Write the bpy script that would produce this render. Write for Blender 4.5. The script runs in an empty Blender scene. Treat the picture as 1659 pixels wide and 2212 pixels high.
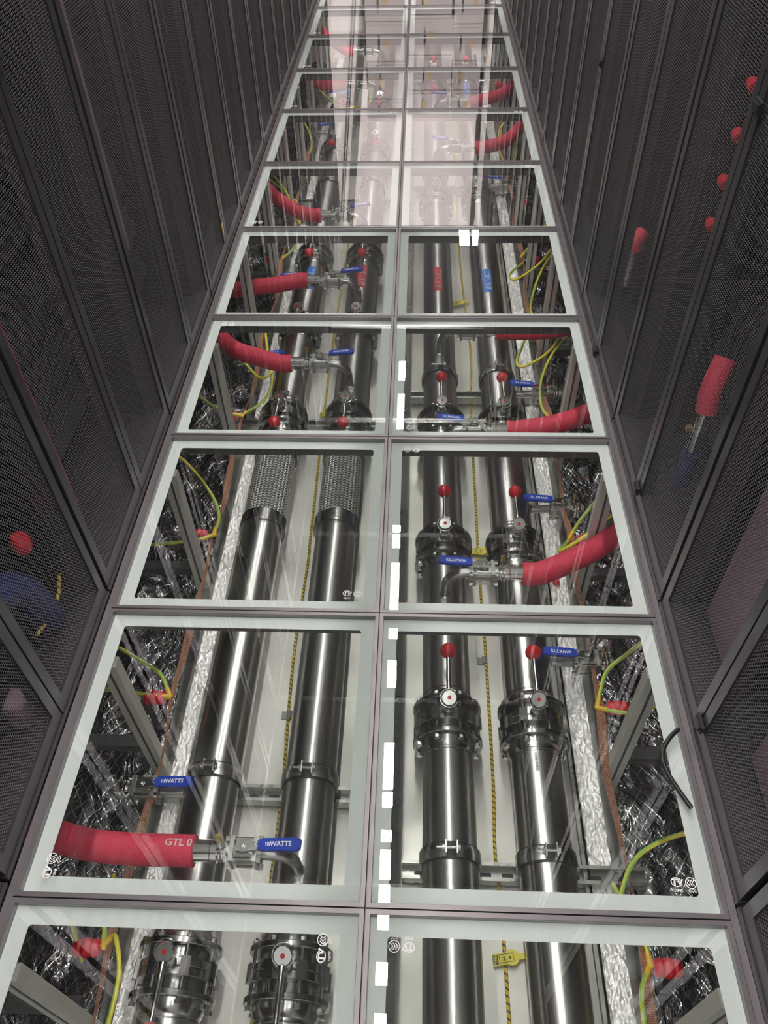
import bpy, math, random
from mathutils import Vector, Matrix, noise
random.seed(7)
S = bpy.context.scene
COL = S.collection
PI = math.pi

# ------------------------------------------------------------------ camera
PITCH, YAW, ROLL = 0.811927, -0.0566, -0.0280330
FPX = 1680.24
CAM = Vector((0.073475, -0.41109, 1.39678))
cp, sp, cy, sy = math.cos(PITCH), math.sin(PITCH), math.cos(YAW), math.sin(YAW)
fwd = Vector((sy*cp, cy*cp, -sp)); rgt = Vector((cy, -sy, 0)); upv = rgt.cross(fwd)
cr, sr = math.cos(ROLL), math.sin(ROLL)
r2 = cr*rgt + sr*upv; u2 = -sr*rgt + cr*upv
camd = bpy.data.cameras.new('camera'); cam = bpy.data.objects.new('camera', camd); COL.objects.link(cam)
cam.matrix_world = Matrix(((r2.x, u2.x, -fwd.x, CAM.x), (r2.y, u2.y, -fwd.y, CAM.y), (r2.z, u2.z, -fwd.z, CAM.z), (0, 0, 0, 1)))
camd.sensor_fit = 'VERTICAL'; camd.sensor_height = 24; camd.lens = FPX*24/2212
camd.clip_start = 0.01
S.camera = cam

# ------------------------------------------------------------------ light and exposure
S.view_settings.view_transform = 'Standard'; S.view_settings.look = 'None'
S.view_settings.gamma = 1; S.view_settings.use_curve_mapping = False
S.view_settings.exposure = 0.65
LED_STRENGTH = 100.0
AISLE_CEIL = 2.8
w = bpy.data.worlds.new('room_air'); S.world = w; w.use_nodes = True
w.node_tree.nodes['Background'].inputs[0].default_value = (1.0, 0.95, 0.96, 1)
w.node_tree.nodes['Background'].inputs[1].default_value = 0.42

sd = bpy.data.lights.new('end_wall_fill', 'SPOT'); sd.energy = 540; sd.spot_size = math.radians(50); sd.spot_blend = .5; sd.shadow_soft_size = .12; sd.color = (1, .95, .95)  # added spot without a fixture, brightens the end wall mirrored in the glass
so = bpy.data.objects.new('end_wall_fill', sd); COL.objects.link(so); so.location = (0, 3.4, 3.6)
so.rotation_euler = (Vector((0, 6.2, 1.0))-so.location).to_track_quat('-Z', 'Y').to_euler()

# ------------------------------------------------------------------ materials
def new_mat(name):
    m = bpy.data.materials.new(name); m.use_nodes = True
    nt = m.node_tree; b = nt.nodes['Principled BSDF']
    return m, nt, b
def P(name, col, metal=0.0, rough=0.5, spec=0.5, noise_amt=0.0, nscale=20, stretch=(1, 1, 1), bump=0.0, bscale=60, emis=None, estr=0, uv=False, dist=0.002, aniso=0, axis=None):
    m, nt, b = new_mat(name)
    b.inputs['Base Color'].default_value = (*col, 1); b.inputs['Metallic'].default_value = metal
    b.inputs['Roughness'].default_value = rough; b.inputs['Specular IOR Level'].default_value = spec
    if emis: b.inputs['Emission Color'].default_value = (*emis, 1); b.inputs['Emission Strength'].default_value = estr
    if aniso:
        b.inputs['Anisotropic'].default_value = aniso; b.inputs['Anisotropic Rotation'].default_value = 0.25
        tg = nt.nodes.new('ShaderNodeTangent'); tg.direction_type = 'RADIAL'; tg.axis = axis; nt.links.new(tg.outputs[0], b.inputs['Tangent'])
    if noise_amt or bump:
        tc = nt.nodes.new('ShaderNodeTexCoord'); mp = nt.nodes.new('ShaderNodeMapping')
        mp.inputs['Scale'].default_value = stretch; nt.links.new(tc.outputs['UV' if uv else 'Object'], mp.inputs[0])
        if noise_amt:
            n = nt.nodes.new('ShaderNodeTexNoise'); n.inputs['Scale'].default_value = nscale; n.inputs['Detail'].default_value = 5
            nt.links.new(mp.outputs[0], n.inputs['Vector'])
            mr = nt.nodes.new('ShaderNodeMapRange'); mr.inputs['To Min'].default_value = max(0.02, rough-noise_amt); mr.inputs['To Max'].default_value = min(1, rough+noise_amt)
            mr.inputs['From Min'].default_value = 0.3; mr.inputs['From Max'].default_value = 0.7
            nt.links.new(n.outputs['Fac'], mr.inputs['Value']); nt.links.new(mr.outputs[0], b.inputs['Roughness'])
            mx = nt.nodes.new('ShaderNodeMix'); mx.data_type = 'RGBA'
            mx.inputs['A'].default_value = (*[c*(1-noise_amt*.8) for c in col], 1); mx.inputs['B'].default_value = (*[min(1, c*(1+noise_amt*.6)) for c in col], 1)
            nt.links.new(n.outputs['Fac'], mx.inputs['Factor']); nt.links.new(mx.outputs['Result'], b.inputs['Base Color'])
        if bump:
            n2 = nt.nodes.new('ShaderNodeTexNoise'); n2.inputs['Scale'].default_value = bscale; n2.inputs['Detail'].default_value = 3
            nt.links.new(mp.outputs[0], n2.inputs['Vector'])
            bp = nt.nodes.new('ShaderNodeBump'); bp.inputs['Strength'].default_value = bump; bp.inputs['Distance'].default_value = dist
            nt.links.new(n2.outputs['Fac'], bp.inputs['Height']); nt.links.new(bp.outputs[0], b.inputs['Normal'])
    return m

def math_node(nt, op, a, b=None, c=None):
    n = nt.nodes.new('ShaderNodeMath'); n.operation = op
    for i, v in enumerate((a, b, c)):
        if v is None: continue
        if isinstance(v, (int, float)): n.inputs[i].default_value = v
        else: nt.links.new(v, n.inputs[i])
    return n.outputs[0]
def vmath(nt, op, a, b=None):
    n = nt.nodes.new('ShaderNodeVectorMath'); n.operation = op
    for i, v in enumerate((a, b)):
        if v is None: continue
        if isinstance(v, tuple): n.inputs[i].default_value = v
        else: nt.links.new(v, n.inputs[i])
    return n.outputs['Value' if op in ('LENGTH',) else 'Vector']

def glass_mat():
    m = bpy.data.materials.new('clear_glass'); m.use_nodes = True; nt = m.node_tree; nt.nodes.clear()
    out = nt.nodes.new('ShaderNodeOutputMaterial'); tr = nt.nodes.new('ShaderNodeBsdfTransparent'); gl = nt.nodes.new('ShaderNodeBsdfGlossy')
    tr.inputs[0].default_value = (0.975, 0.99, 0.98, 1); gl.inputs['Roughness'].default_value = 0.0; gl.inputs['Color'].default_value = (1, 1, 1, 1)
    lw = nt.nodes.new('ShaderNodeLayerWeight'); lw.inputs['Blend'].default_value = 0.5
    p5 = math_node(nt, 'POWER', lw.outputs['Facing'], 5.0)
    f = math_node(nt, 'MULTIPLY_ADD', p5, 0.91, 0.066)
    mx = nt.nodes.new('ShaderNodeMixShader'); nt.links.new(f, mx.inputs[0]); nt.links.new(tr.outputs[0], mx.inputs[1]); nt.links.new(gl.outputs[0], mx.inputs[2])
    nt.links.new(mx.outputs[0], out.inputs[0]); return m

def perforated_mat():
    m, nt, b = new_mat('perforated_black_steel')
    b.inputs['Base Color'].default_value = (0.20, 0.20, 0.203, 1); b.inputs['Roughness'].default_value = 0.38; b.inputs['Specular IOR Level'].default_value = 0.6
    tc = nt.nodes.new('ShaderNodeTexCoord'); sx = nt.nodes.new('ShaderNodeSeparateXYZ'); nt.links.new(tc.outputs['Object'], sx.inputs[0])
    p = 0.0066; q = p*1.732
    cx = nt.nodes.new('ShaderNodeCombineXYZ')
    nt.links.new(math_node(nt, 'DIVIDE', sx.outputs['Y'], p), cx.inputs[0]); nt.links.new(math_node(nt, 'DIVIDE', sx.outputs['Z'], q), cx.inputs[1])
    ds = []
    for off in (0.0, 0.5):
        a = vmath(nt, 'ADD', cx.outputs[0], (off, off, 0)); fr = vmath(nt, 'FRACTION', a)
        c = vmath(nt, 'SUBTRACT', fr, (0.5, 0.5, 0)); sc = vmath(nt, 'MULTIPLY', c, (p, q, 0)); ds.append(vmath(nt, 'LENGTH', sc))
    d = math_node(nt, 'MINIMUM', ds[0], ds[1])
    solid = math_node(nt, 'GREATER_THAN', d, p*0.455)
    nt.links.new(solid, b.inputs['Alpha'])
    bp = nt.nodes.new('ShaderNodeBump'); bp.inputs['Strength'].default_value = 0.6; bp.inputs['Distance'].default_value = 0.6
    nt.links.new(d, bp.inputs['Height']); nt.links.new(bp.outputs[0], b.inputs['Normal'])
    return m

def uv_pattern(name, kind):
    """woven patterns that follow a tube's own u (around) and v (metres along) coordinates"""
    m, nt, b = new_mat(name)
    tc = nt.nodes.new('ShaderNodeTexCoord'); sx = nt.nodes.new('ShaderNodeSeparateXYZ'); nt.links.new(tc.outputs['UV'], sx.inputs[0])
    U, V = sx.outputs[0], sx.outputs[1]
    mx = nt.nodes.new('ShaderNodeMix'); mx.data_type = 'RGBA'; nt.links.new(mx.outputs['Result'], b.inputs['Base Color'])
    def setc(a, c): mx.inputs['A'].default_value = (*a, 1); mx.inputs['B'].default_value = (*c, 1)
    if kind == 'rope':      # yellow rope with dark tracer
        t = math_node(nt, 'FRACT', math_node(nt, 'ADD', U, math_node(nt, 'MULTIPLY', V, 70.0)))
        f = math_node(nt, 'GREATER_THAN', t, 0.72); setc((0.62, 0.45, 0.03), (0.06, 0.05, 0.02)); b.inputs['Roughness'].default_value = .6
    elif kind == 'earth':   # yellow insulation with a green stripe
        t = math_node(nt, 'FRACT', math_node(nt, 'ADD', U, math_node(nt, 'MULTIPLY', V, 1.2)))
        f = math_node(nt, 'GREATER_THAN', t, 0.76); setc((0.80, 0.70, 0.06), (0.28, 0.48, 0.08)); b.inputs['Roughness'].default_value = .35
    elif kind == 'copper':  # braided copper strap
        a = math_node(nt, 'SINE', math_node(nt, 'MULTIPLY', math_node(nt, 'ADD', math_node(nt, 'MULTIPLY', U, 8.0), math_node(nt, 'MULTIPLY', V, 130.0)), 2*PI))
        c = math_node(nt, 'SINE', math_node(nt, 'MULTIPLY', math_node(nt, 'SUBTRACT', math_node(nt, 'MULTIPLY', U, 8.0), math_node(nt, 'MULTIPLY', V, 130.0)), 2*PI))
        h = math_node(nt, 'MULTIPLY', a, c); f = math_node(nt, 'MULTIPLY_ADD', h, 0.5, 0.5); setc((0.34, 0.13, 0.07), (1.0, 0.56, 0.38))
        b.inputs['Metallic'].default_value = .75; b.inputs['Roughness'].default_value = .42
        bp = nt.nodes.new('ShaderNodeBump'); bp.inputs['Strength'].default_value = .8; bp.inputs['Distance'].default_value = .002
        nt.links.new(h, bp.inputs['Height']); nt.links.new(bp.outputs[0], b.inputs['Normal'])
    elif kind == 'steelbraid':  # herringbone stainless braid
        col = math_node(nt, 'MULTIPLY', U, 30.0)
        tri = math_node(nt, 'PINGPONG', col, 0.5)
        h = math_node(nt, 'SINE', math_node(nt, 'MULTIPLY', math_node(nt, 'ADD', math_node(nt, 'MULTIPLY', tri, 1.1), math_node(nt, 'MULTIPLY', V, 85.0)), 2*PI))
        edge = math_node(nt, 'POWER', math_node(nt, 'ABSOLUTE', math_node(nt, 'SINE', math_node(nt, 'MULTIPLY', col, PI))), 0.5)
        h2 = math_node(nt, 'MULTIPLY', math_node(nt, 'MULTIPLY_ADD', h, .5, .5), edge)
        f = h2; setc((0.06, 0.06, 0.055), (1.0, 1.0, 0.96)); b.inputs['Metallic'].default_value = .6; b.inputs['Roughness'].default_value = .36
        bp = nt.nodes.new('ShaderNodeBump'); bp.inputs['Strength'].default_value = .9; bp.inputs['Distance'].default_value = .004
        nt.links.new(h2, bp.inputs['Height']); nt.links.new(bp.outputs[0], b.inputs['Normal'])
    nt.links.new(f, mx.inputs['Factor'])
    return m

def foil_mat(name, base, rough, crinkle, net=False, scale=9, metal=.95, amp=4.0):
    m, nt, b = new_mat(name)
    b.inputs['Metallic'].default_value = metal; b.inputs['Roughness'].default_value = rough; b.inputs['Base Color'].default_value = (*base, 1)
    tc = nt.nodes.new('ShaderNodeTexCoord')
    mp = nt.nodes.new('ShaderNodeMapping'); mp.inputs['Scale'].default_value = (scale, scale*.6, scale); mp.inputs['Rotation'].default_value = (0, 0, .5)
    nt.links.new(tc.outputs['Object'], mp.inputs[0])
    n = nt.nodes.new('ShaderNodeTexNoise'); n.inputs['Scale'].default_value = 2.2; n.inputs['Detail'].default_value = 4; n.inputs['Distortion'].default_value = 1.6
    nt.links.new(mp.outputs[0], n.inputs['Vector'])
    ridge = math_node(nt, 'ABSOLUTE', math_node(nt, 'SUBTRACT', n.outputs['Fac'], 0.5))
    h = math_node(nt, 'MULTIPLY', ridge, -amp)
    if net:
        sx = nt.nodes.new('ShaderNodeSeparateXYZ'); nt.links.new(tc.outputs['Object'], sx.inputs[0])
        x, y = sx.outputs[0], sx.outputs[1]
        l1 = math_node(nt, 'PINGPONG', math_node(nt, 'ADD', x, math_node(nt, 'MULTIPLY', y, .7)), .014)
        l2 = math_node(nt, 'PINGPONG', math_node(nt, 'SUBTRACT', x, math_node(nt, 'MULTIPLY', y, .7)), .014)
        l = math_node(nt, 'MINIMUM', l1, l2); n2 = nt.nodes.new('ShaderNodeTexNoise'); n2.inputs['Scale'].default_value = 13; nt.links.new(tc.outputs['Object'], n2.inputs['Vector']); line = math_node(nt, 'LESS_THAN', l, math_node(nt, 'MULTIPLY_ADD', n2.outputs['Fac'], 0.0052, -0.0016))
        h = math_node(nt, 'ADD', h, math_node(nt, 'MULTIPLY', line, 0.45))
        mx = nt.nodes.new('ShaderNodeMix'); mx.data_type = 'RGBA'; mx.inputs['A'].default_value = (*base, 1); mx.inputs['B'].default_value = (0.9, 0.9, 0.9, 1)
        nt.links.new(math_node(nt, 'MULTIPLY', line, 0.9), mx.inputs['Factor']); nt.links.new(mx.outputs['Result'], b.inputs['Base Color'])
    bp = nt.nodes.new('ShaderNodeBump'); bp.inputs['Strength'].default_value = crinkle; bp.inputs['Distance'].default_value = 0.012
    nt.links.new(h, bp.inputs['Height']); nt.links.new(bp.outputs[0], b.inputs['Normal'])
    return m

M = dict(
    glass=glass_mat(), perf=perforated_mat(),
    frit=P('white_enamel_border', (0.60, 0.63, 0.61), rough=.6, noise_amt=.04, nscale=8),
    trim=P('anodised_tile_trim', (0.19, 0.172, 0.178), metal=.7, rough=.38),
    stringer=P('grey_stringer_steel', (0.10, 0.10, 0.10), metal=.4, rough=.5),
    post=P('galvanised_post', (0.62, 0.62, 0.55), metal=.25, rough=.5, noise_amt=.1),
    steel=P('brushed_stainless_pipe', (0.52, 0.52, 0.50), metal=1, rough=.33, noise_amt=.03, nscale=14, stretch=(1, .25, 1), axis='Y', aniso=.75),
    flange=P('turned_stainless_flange', (0.32, 0.32, 0.305), metal=1, rough=.22, noise_amt=.06, nscale=40),
    bright=P('polished_stainless', (0.78, 0.78, 0.75), metal=1, rough=.16),
    cast=P('cast_stainless_valve', (0.44, 0.44, 0.42), metal=1, rough=.33, bump=.25, bscale=220, dist=.001),
    galv=P('galvanised_strut', (0.42, 0.43, 0.40), metal=.9, rough=.32, noise_amt=.1, nscale=20),
    band=P('dark_zinc_band', (0.58, 0.58, 0.57), metal=1, rough=.26, noise_amt=.08, nscale=25),
    tray=P('galvanised_tray_sheet', (0.58, 0.565, 0.53), metal=.6, rough=.42, noise_amt=.12, nscale=5, bump=.08, bscale=15, dist=.002),
    foil=foil_mat('crinkled_aluminium_tape', (0.97, 0.96, 0.94), .33, .25, scale=30, metal=.6),
    net=foil_mat('netted_foil_blanket', (0.17, 0.17, 0.17), .19, .65, net=True, scale=5),
    redhose=P('red_rubber_foam', (0.62, 0.035, 0.075), rough=.62, bump=.15, bscale=500),
    darkblue=P('dark_blue_foam', (0.006, 0.013, 0.09), rough=.6),
    darkred=P('dark_red_manifold', (0.22, 0.015, 0.03), rough=.5),
    redball=P('red_plastic_knob', (0.52, 0.012, 0.02), rough=.22),
    redins=P('red_insulator', (0.62, 0.02, 0.035), rough=.35),
    blue=P('blue_vinyl_grip', (0.012, 0.05, 0.42), rough=.33),
    brass=P('brass', (0.85, 0.62, 0.18), metal=1, rough=.3),
    rubber=P('black_rubber', (0.012, 0.012, 0.012), rough=.45),
    cover=P('black_frame_paint', (0.05, 0.049, 0.051), metal=.45, rough=.30, spec=.8),
    inner=P('rack_inside_grey', (0.006, 0.006, 0.006), rough=.6),
    mauve=P('mauve_grey_panel', (0.20, 0.135, 0.16), rough=.5),
    server=P('server_front', (0.011, 0.010, 0.011), rough=.4),
    yellow=P('yellow_lug', (0.80, 0.50, 0.03), rough=.4),
    tag=P('yellow_tag_plastic', (0.70, 0.62, 0.06), rough=.4),
    white=P('white_print', (0.85, 0.85, 0.85), rough=.5),
    black=P('black_print', (0.02, 0.02, 0.02), rough=.5),
    sred=P('red_label_film', (0.62, 0.02, 0.045), rough=.4), sblue=P('blue_label_film', (0.01, 0.16, 0.60), rough=.4),
    grey=P('grey_clip_plastic', (0.25, 0.25, 0.25), rough=.5),
    rope=uv_pattern('leak_rope', 'rope'), earth=uv_pattern('earth_wire', 'earth'), copper=uv_pattern('copper_braid', 'copper'), sbraid=uv_pattern('steel_braid', 'steelbraid'),
    ceil=P('dark_ceiling', (0.22, 0.22, 0.22), rough=.8), wallend=P('pinkish_white_wall', (0.90, 0.81, 0.79), rough=.6),
    box=P('white_carton', (0.52, 0.45, 0.455), rough=.6, noise_amt=.05, nscale=4),
    led2=P('led_fill_pinkish', (0.9, 0.85, 0.87), emis=(1.0, 0.90, 0.93), estr=70),  # pinkish emission of the added lamp lines, tints the upper doors mauve
    led=P('led_diffuser', (0.9, 0.9, 0.9), emis=(1.0, 0.98, 0.94), estr=LED_STRENGTH), slab=P('concrete_slab', (0.10, 0.10, 0.10), rough=.9, noise_amt=.1),
    card=P('tan_card', (0.62, 0.42, 0.18), rough=.6),
)

# ------------------------------------------------------------------ mesh builder
class MB:
    def __init__(s): s.v = []; s.f = []; s.uv = []
    def add(s, vs, fs, uvs=None):
        o = len(s.v); s.v += [tuple(x) for x in vs]
        for i, f in enumerate(fs):
            s.f.append([o+k for k in f]); s.uv.append(uvs[i] if uvs else [(0, 0)]*len(f))
        return s
    def box(s, c, d, rot=None, bev=0):
        x, y, z = [k/2 for k in d]; c = Vector(c)
        vs = [Vector((a*x, b*y, e*z)) for a in (-1, 1) for b in (-1, 1) for e in (-1, 1)]
        if rot: vs = [rot @ q for q in vs]
        return s.add([q+c for q in vs], [(0, 1, 3, 2), (4, 6, 7, 5), (0, 4, 5, 1), (2, 3, 7, 6), (0, 2, 6, 4), (1, 5, 7, 3)])
    def bx(s, x0, x1, y0, y1, z0, z1): return s.box(((x0+x1)/2, (y0+y1)/2, (z0+z1)/2), (abs(x1-x0), abs(y1-y0), abs(z1-z0)))
    def tube(s, path, r, n=12, caps=True, flat=1.0):
        path = [Vector(p) for p in path]; m = len(path); rs = r if isinstance(r, (list, tuple)) else [r]*m
        t0 = (path[1]-path[0]).normalized(); ref = Vector((0, 0, 1)) if abs(t0.z) < .9 else Vector((0, 1, 0))
        a = t0.cross(ref).normalized(); vs = []; L = 0; Ls = []
        for i, p in enumerate(path):
            if i: L += (p-path[i-1]).length
            Ls.append(L)
            t = (path[min(i+1, m-1)]-path[max(i-1, 0)]); t = t.normalized() if t.length > 1e-9 else t0
            a = (a-t*a.dot(t)); a = a.normalized() if a.length > 1e-6 else t.orthogonal().normalized(); b = t.cross(a)
            for k in range(n):
                g = 2*PI*k/n; vs.append(p+(a*math.cos(g)+b*math.sin(g)*flat)*rs[i])
        fs = []; uvs = []
        for i in range(m-1):
            for k in range(n):
                k2 = (k+1) % n; fs.append((i*n+k, i*n+k2, (i+1)*n+k2, (i+1)*n+k))
                uvs.append([(k/n, Ls[i]), ((k+1)/n, Ls[i]), ((k+1)/n, Ls[i+1]), (k/n, Ls[i+1])])
        if caps:
            fs.append(tuple(reversed(range(n)))); uvs.append([(0, 0)]*n); fs.append(tuple(range((m-1)*n, m*n))); uvs.append([(0, 0)]*n)
        return s.add(vs, fs, uvs)
    def cyl(s, p0, p1, r, r1=None, n=16): return s.tube([p0, p1], [r, r if r1 is None else r1], n)
    def lathe(s, o, ax, prof, n=32):   # prof: list of (radius, offset along the axis), closed loop if the radii do not reach 0
        o = Vector(o); ax = Vector(ax).normalized(); a = ax.orthogonal().normalized(); b = ax.cross(a); m = len(prof)
        vs = [o+ax*h+(a*math.cos(2*PI*k/n)+b*math.sin(2*PI*k/n))*r for r, h in prof for k in range(n)]
        fs = []; 
        for i in range(m):
            j = (i+1) % m
            if j == 0 and prof[0][0] < 1e-5: continue
            for k in range(n):
                k2 = (k+1) % n; fs.append((i*n+k, i*n+k2, j*n+k2, j*n+k))
        return s.add(vs, fs)
    def ring(s, o, ax, ri, ro, t, n=32, c=.0012): return s.lathe(o, ax, [(ri, -t/2), (ro-c, -t/2), (ro, -t/2+c), (ro, t/2-c), (ro-c, t/2), (ri, t/2)], n)
    def sphere(s, c, r, n=20, m=12):
        c = Vector(c); vs = []; fs = []
        for i in range(m+1):
            th = PI*i/m
            for k in range(n): vs.append(c+Vector((math.sin(th)*math.cos(2*PI*k/n), math.sin(th)*math.sin(2*PI*k/n), math.cos(th)))*r)
        for i in range(m):
            for k in range(n):
                k2 = (k+1) % n; fs.append((i*n+k, (i+1)*n+k, (i+1)*n+k2, i*n+k2))
        return s.add(vs, fs)
    def prism(s, pts, z0, z1, mat=None):
        n = len(pts); vs = [Vector((x, y, z0)) for x, y in pts]+[Vector((x, y, z1)) for x, y in pts]
        if mat: vs = [mat @ q for q in vs]
        return s.add(vs, [tuple(reversed(range(n))), tuple(range(n, 2*n))]+[(i, (i+1) % n, n+(i+1) % n, n+i) for i in range(n)])
    def grid(s, fn, nx, ny):
        vs = [fn(i/nx, j/ny) for j in range(ny+1) for i in range(nx+1)]
        return s.add(vs, [(j*(nx+1)+i, j*(nx+1)+i+1, (j+1)*(nx+1)+i+1, (j+1)*(nx+1)+i) for j in range(ny) for i in range(nx)])
    def build(s, name, mat, parent=None, loc=None, ang=35):
        me = bpy.data.meshes.new(name); me.from_pydata(s.v, [], s.f)
        uvl = me.uv_layers.new(name='UVMap'); flat = []
        for u in s.uv:
            for q in u: flat += [q[0], q[1]]
        uvl.data.foreach_set('uv', flat)
        me.materials.append(M[mat] if isinstance(mat, str) else mat)
        me.polygons.foreach_set('use_smooth', [True]*len(me.polygons)); me.validate(); me.update()
        import bmesh
        bm = bmesh.new(); bm.from_mesh(me); bmesh.ops.remove_doubles(bm, verts=bm.verts, dist=1e-6); bmesh.ops.recalc_face_normals(bm, faces=bm.faces); bm.to_mesh(me); bm.free()
        me.set_sharp_from_angle(angle=math.radians(ang))
        o = bpy.data.objects.new(name, me); COL.objects.link(o)
        if parent: o.parent = parent
        if loc: o.location = loc
        return o

def tag(o, label=None, cat=None, group=None, kind=None):
    for k, v in (('label', label), ('category', cat), ('group', group), ('kind', kind)):
        if v: o[k] = v
    return o
def thing(name, loc, label, cat, group=None, rz=0):
    o = bpy.data.objects.new(name, None); COL.objects.link(o); o.location = loc; o.rotation_euler = (0, 0, rz); o.empty_display_size = .05
    return tag(o, label, cat, group)
def copy_tree(o, parent=None):
    c = o.copy(); COL.objects.link(c); c.parent = parent
    for ch in list(o.children): copy_tree(ch, c)
    return c
def structure(name, mb, mat): return tag(mb.build(name, mat), kind='structure')
def spline(pts, k=6):
    pts = [Vector(p) for p in pts]; out = []
    P0 = [pts[0]*2-pts[1]]+pts+[pts[-1]*2-pts[-2]]
    for i in range(1, len(P0)-2):
        a, b, c, d = P0[i-1:i+3]
        for j in range(k):
            t = j/k; out.append(.5*((2*b)+(c-a)*t+(2*a-5*b+4*c-d)*t*t+(3*b-a-3*c+d)*t**3))
    out.append(pts[-1]); return out
def text(body, size, mat, M4, name, parent=None, ext=.0002, align='CENTER', spacing=1.0, bold=0.0):
    cu = bpy.data.curves.new('t', 'FONT'); cu.body = body; cu.size = size; cu.extrude = ext; cu.align_x = align; cu.align_y = 'CENTER'; cu.space_character = spacing; cu.resolution_u = 3; cu.offset = bold
    t = bpy.data.objects.new('t', cu); COL.objects.link(t)
    dg = bpy.context.evaluated_depsgraph_get(); me = bpy.data.meshes.new_from_object(t.evaluated_get(dg))
    bpy.data.objects.remove(t); me.materials.clear(); me.materials.append(M[mat])
    o = bpy.data.objects.new(name, me); COL.objects.link(o); me.transform(M4)
    if parent: o.parent = parent
    return o
def frame(o, x, y):  # matrix whose local x, y axes lie along the given world directions
    x = Vector(x).normalized(); y = Vector(y).normalized(); z = x.cross(y); o = Vector(o)
    return Matrix(((x.x, y.x, z.x, o.x), (x.y, y.y, z.y, o.y), (x.z, y.z, z.z, o.z), (0, 0, 0, 1)))
ORD = ['first', 'second', 'third', 'fourth', 'fifth', 'sixth', 'seventh', 'eighth', 'ninth', 'tenth', 'eleventh', 'twelfth', 'thirteenth', 'fourteenth']
YJ = [-.6, 0, .605, 1.193, 1.787, 2.394, 2.993, 3.610, 4.207, 4.807, 5.412, 6.01, 6.25]
def row(y, z):
    ya = CAM.y+(y-CAM.y)*CAM.z/(CAM.z-z)
    for i in range(len(YJ)-1):
        if ya < YJ[i+1]: return ORD[i]
    return ORD[11]
def side(x): return 'left' if x < 0 else 'right'

# ------------------------------------------------------------------ setting: slab, tray, ceiling, end wall
Y0, Y1 = -0.75, 6.25
structure('floor', MB().bx(-1.7, 1.7, -1.6, 7.2, -.72, -.66), 'slab')
structure('ceiling', MB().bx(-1.7, 1.7, -1.6, 12.0, 4.32, 4.36), 'ceil')
structure('wall_left', MB().bx(-1.75, -1.68, -1.6, 6.4, -.66, 2.2), 'inner')
structure('wall_right', MB().bx(1.68, 1.75, -1.6, 6.4, -.66, 2.2), 'inner')
structure('wall_end', MB().bx(-1.68, 1.68, 6.32, 6.38, -.66, 1.93), 'wallend')

t = thing('drip_tray', (0, 2.7, -.60), 'wide galvanised sheet tray running under all four steel pipes', 'tray')
MB().bx(-.495, .493, Y0-2.7, Y1-2.7, .03, .04).build('tray_sheet', 'tray', t)
for x in (-.497, .495): MB().bx(x-.003, x+.003, Y0-2.7, Y1-2.7, .03, .072).bx(x-.012, x+.003, Y0-2.7, Y1-2.7, .069, .072).build('tray_lip', 'galv', t)
MB().bx(.015, .045, Y0-2.7, Y1-2.7, .04, .046).build('tray_seam', 'galv', t)
random.seed(3)
for s, nm in ((-1, 'left'), (1, 'right')):
    def fn(u, v, s=s):
        x = s*(.503+.060*u); y = Y0+(Y1-Y0)*v**1.35
        k = (1-abs(noise.noise(Vector((x*75+9*s+y*14, y*26-x*20, 0)))*2.4))*.0065+(1-abs(noise.noise(Vector((x*150-y*50, y*58, 3)))*2.4))*.0035
        return (x, y, -.558+.004*u+k)
    tag(MB().grid(fn, 26, 2400).build('foil_tape', 'foil', ang=80), f'wide crinkled silver foil tape along the {nm} edge of the pipe trench', 'tape')
    r = thing('edge_rail', (s*.572, 2.7, -.60), f'long galvanised angle rail between foil tape and dark blanket on the {nm}', 'rail')
    MB().bx(-.012, .012, Y0-2.7, Y1-2.7, .0, .052).build('web', 'post', r)
    MB().bx(-.016, .016, Y0-2.7, Y1-2.7, .052, .056).build('lip', 'galv', r)
    def fb(u, v, s=s):
        x = s*(.59+.62*u); y = Y0+(Y1-Y0)*v
        k = abs(noise.noise(Vector((x*7+3*s, y*6.2, 1))))*.07+noise.noise(Vector((x*28, y*24, 2)))*.013
        return (x, y, -.60+k*min(1, u*5+.25)+.02*u)
    tag(MB().grid(fb, 40, 480).build('insulation_blanket', 'net', ang=80), f'dark netted foil insulation blanket lying under the {nm} rack row', 'insulation', kind='stuff')

# ------------------------------------------------------------------ raised floor: pedestals, stringers, tiles
for s in (-1, 1):
    nm = side(s)
    o = tag(MB().bx(s*.595-.014, s*.595+.014, Y0, Y1, -.055, -.018).build('floor_stringer', 'stringer'), f'long steel stringer under the outer edge of the {nm} tile column', 'stringer')
    prev = None
    for k in range(11):
        y = .50+.6*k-.6
        lab = f'grey steel floor pedestal on the {nm}, seen through the {row(y, -.5)} tile row'
        if prev is None:
            prev = thing('floor_pedestal', (s*.592, y, -.60), lab, 'pedestal', 'pedestals under the raised floor')
            mb = MB().bx(-.019, .019, -.014, .014, .0, .543)
            mb.build('post', 'post', prev); MB().bx(-.024, .024, -.024, .024, 0, .006).build('base_plate', 'galv', prev); MB().bx(-.003, .003, -.0148, -.0138, .01, .53).build('groove', 'stringer', prev)
            q = prev
        else: q = copy_tree(prev)
        q.location = (s*.592, y, -.598); q['label'] = lab
        mb = MB().bx(0, s*.42, -.016, .016, .0, .032)
        b = tag(mb.build('base_beam', 'stringer'), f'dark steel crossbeam running under the {nm} racks at the {row(y, -.5)} tile row', 'beam', 'crossbeams under the racks'); b.location = (s*.62, y+.04, -.53)
o = tag(MB().bx(-.016, .016, Y0, Y1, -.055, -.018).build('floor_stringer', 'stringer'), 'long steel stringer under the centre joint between both tile columns', 'stringer')
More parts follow.
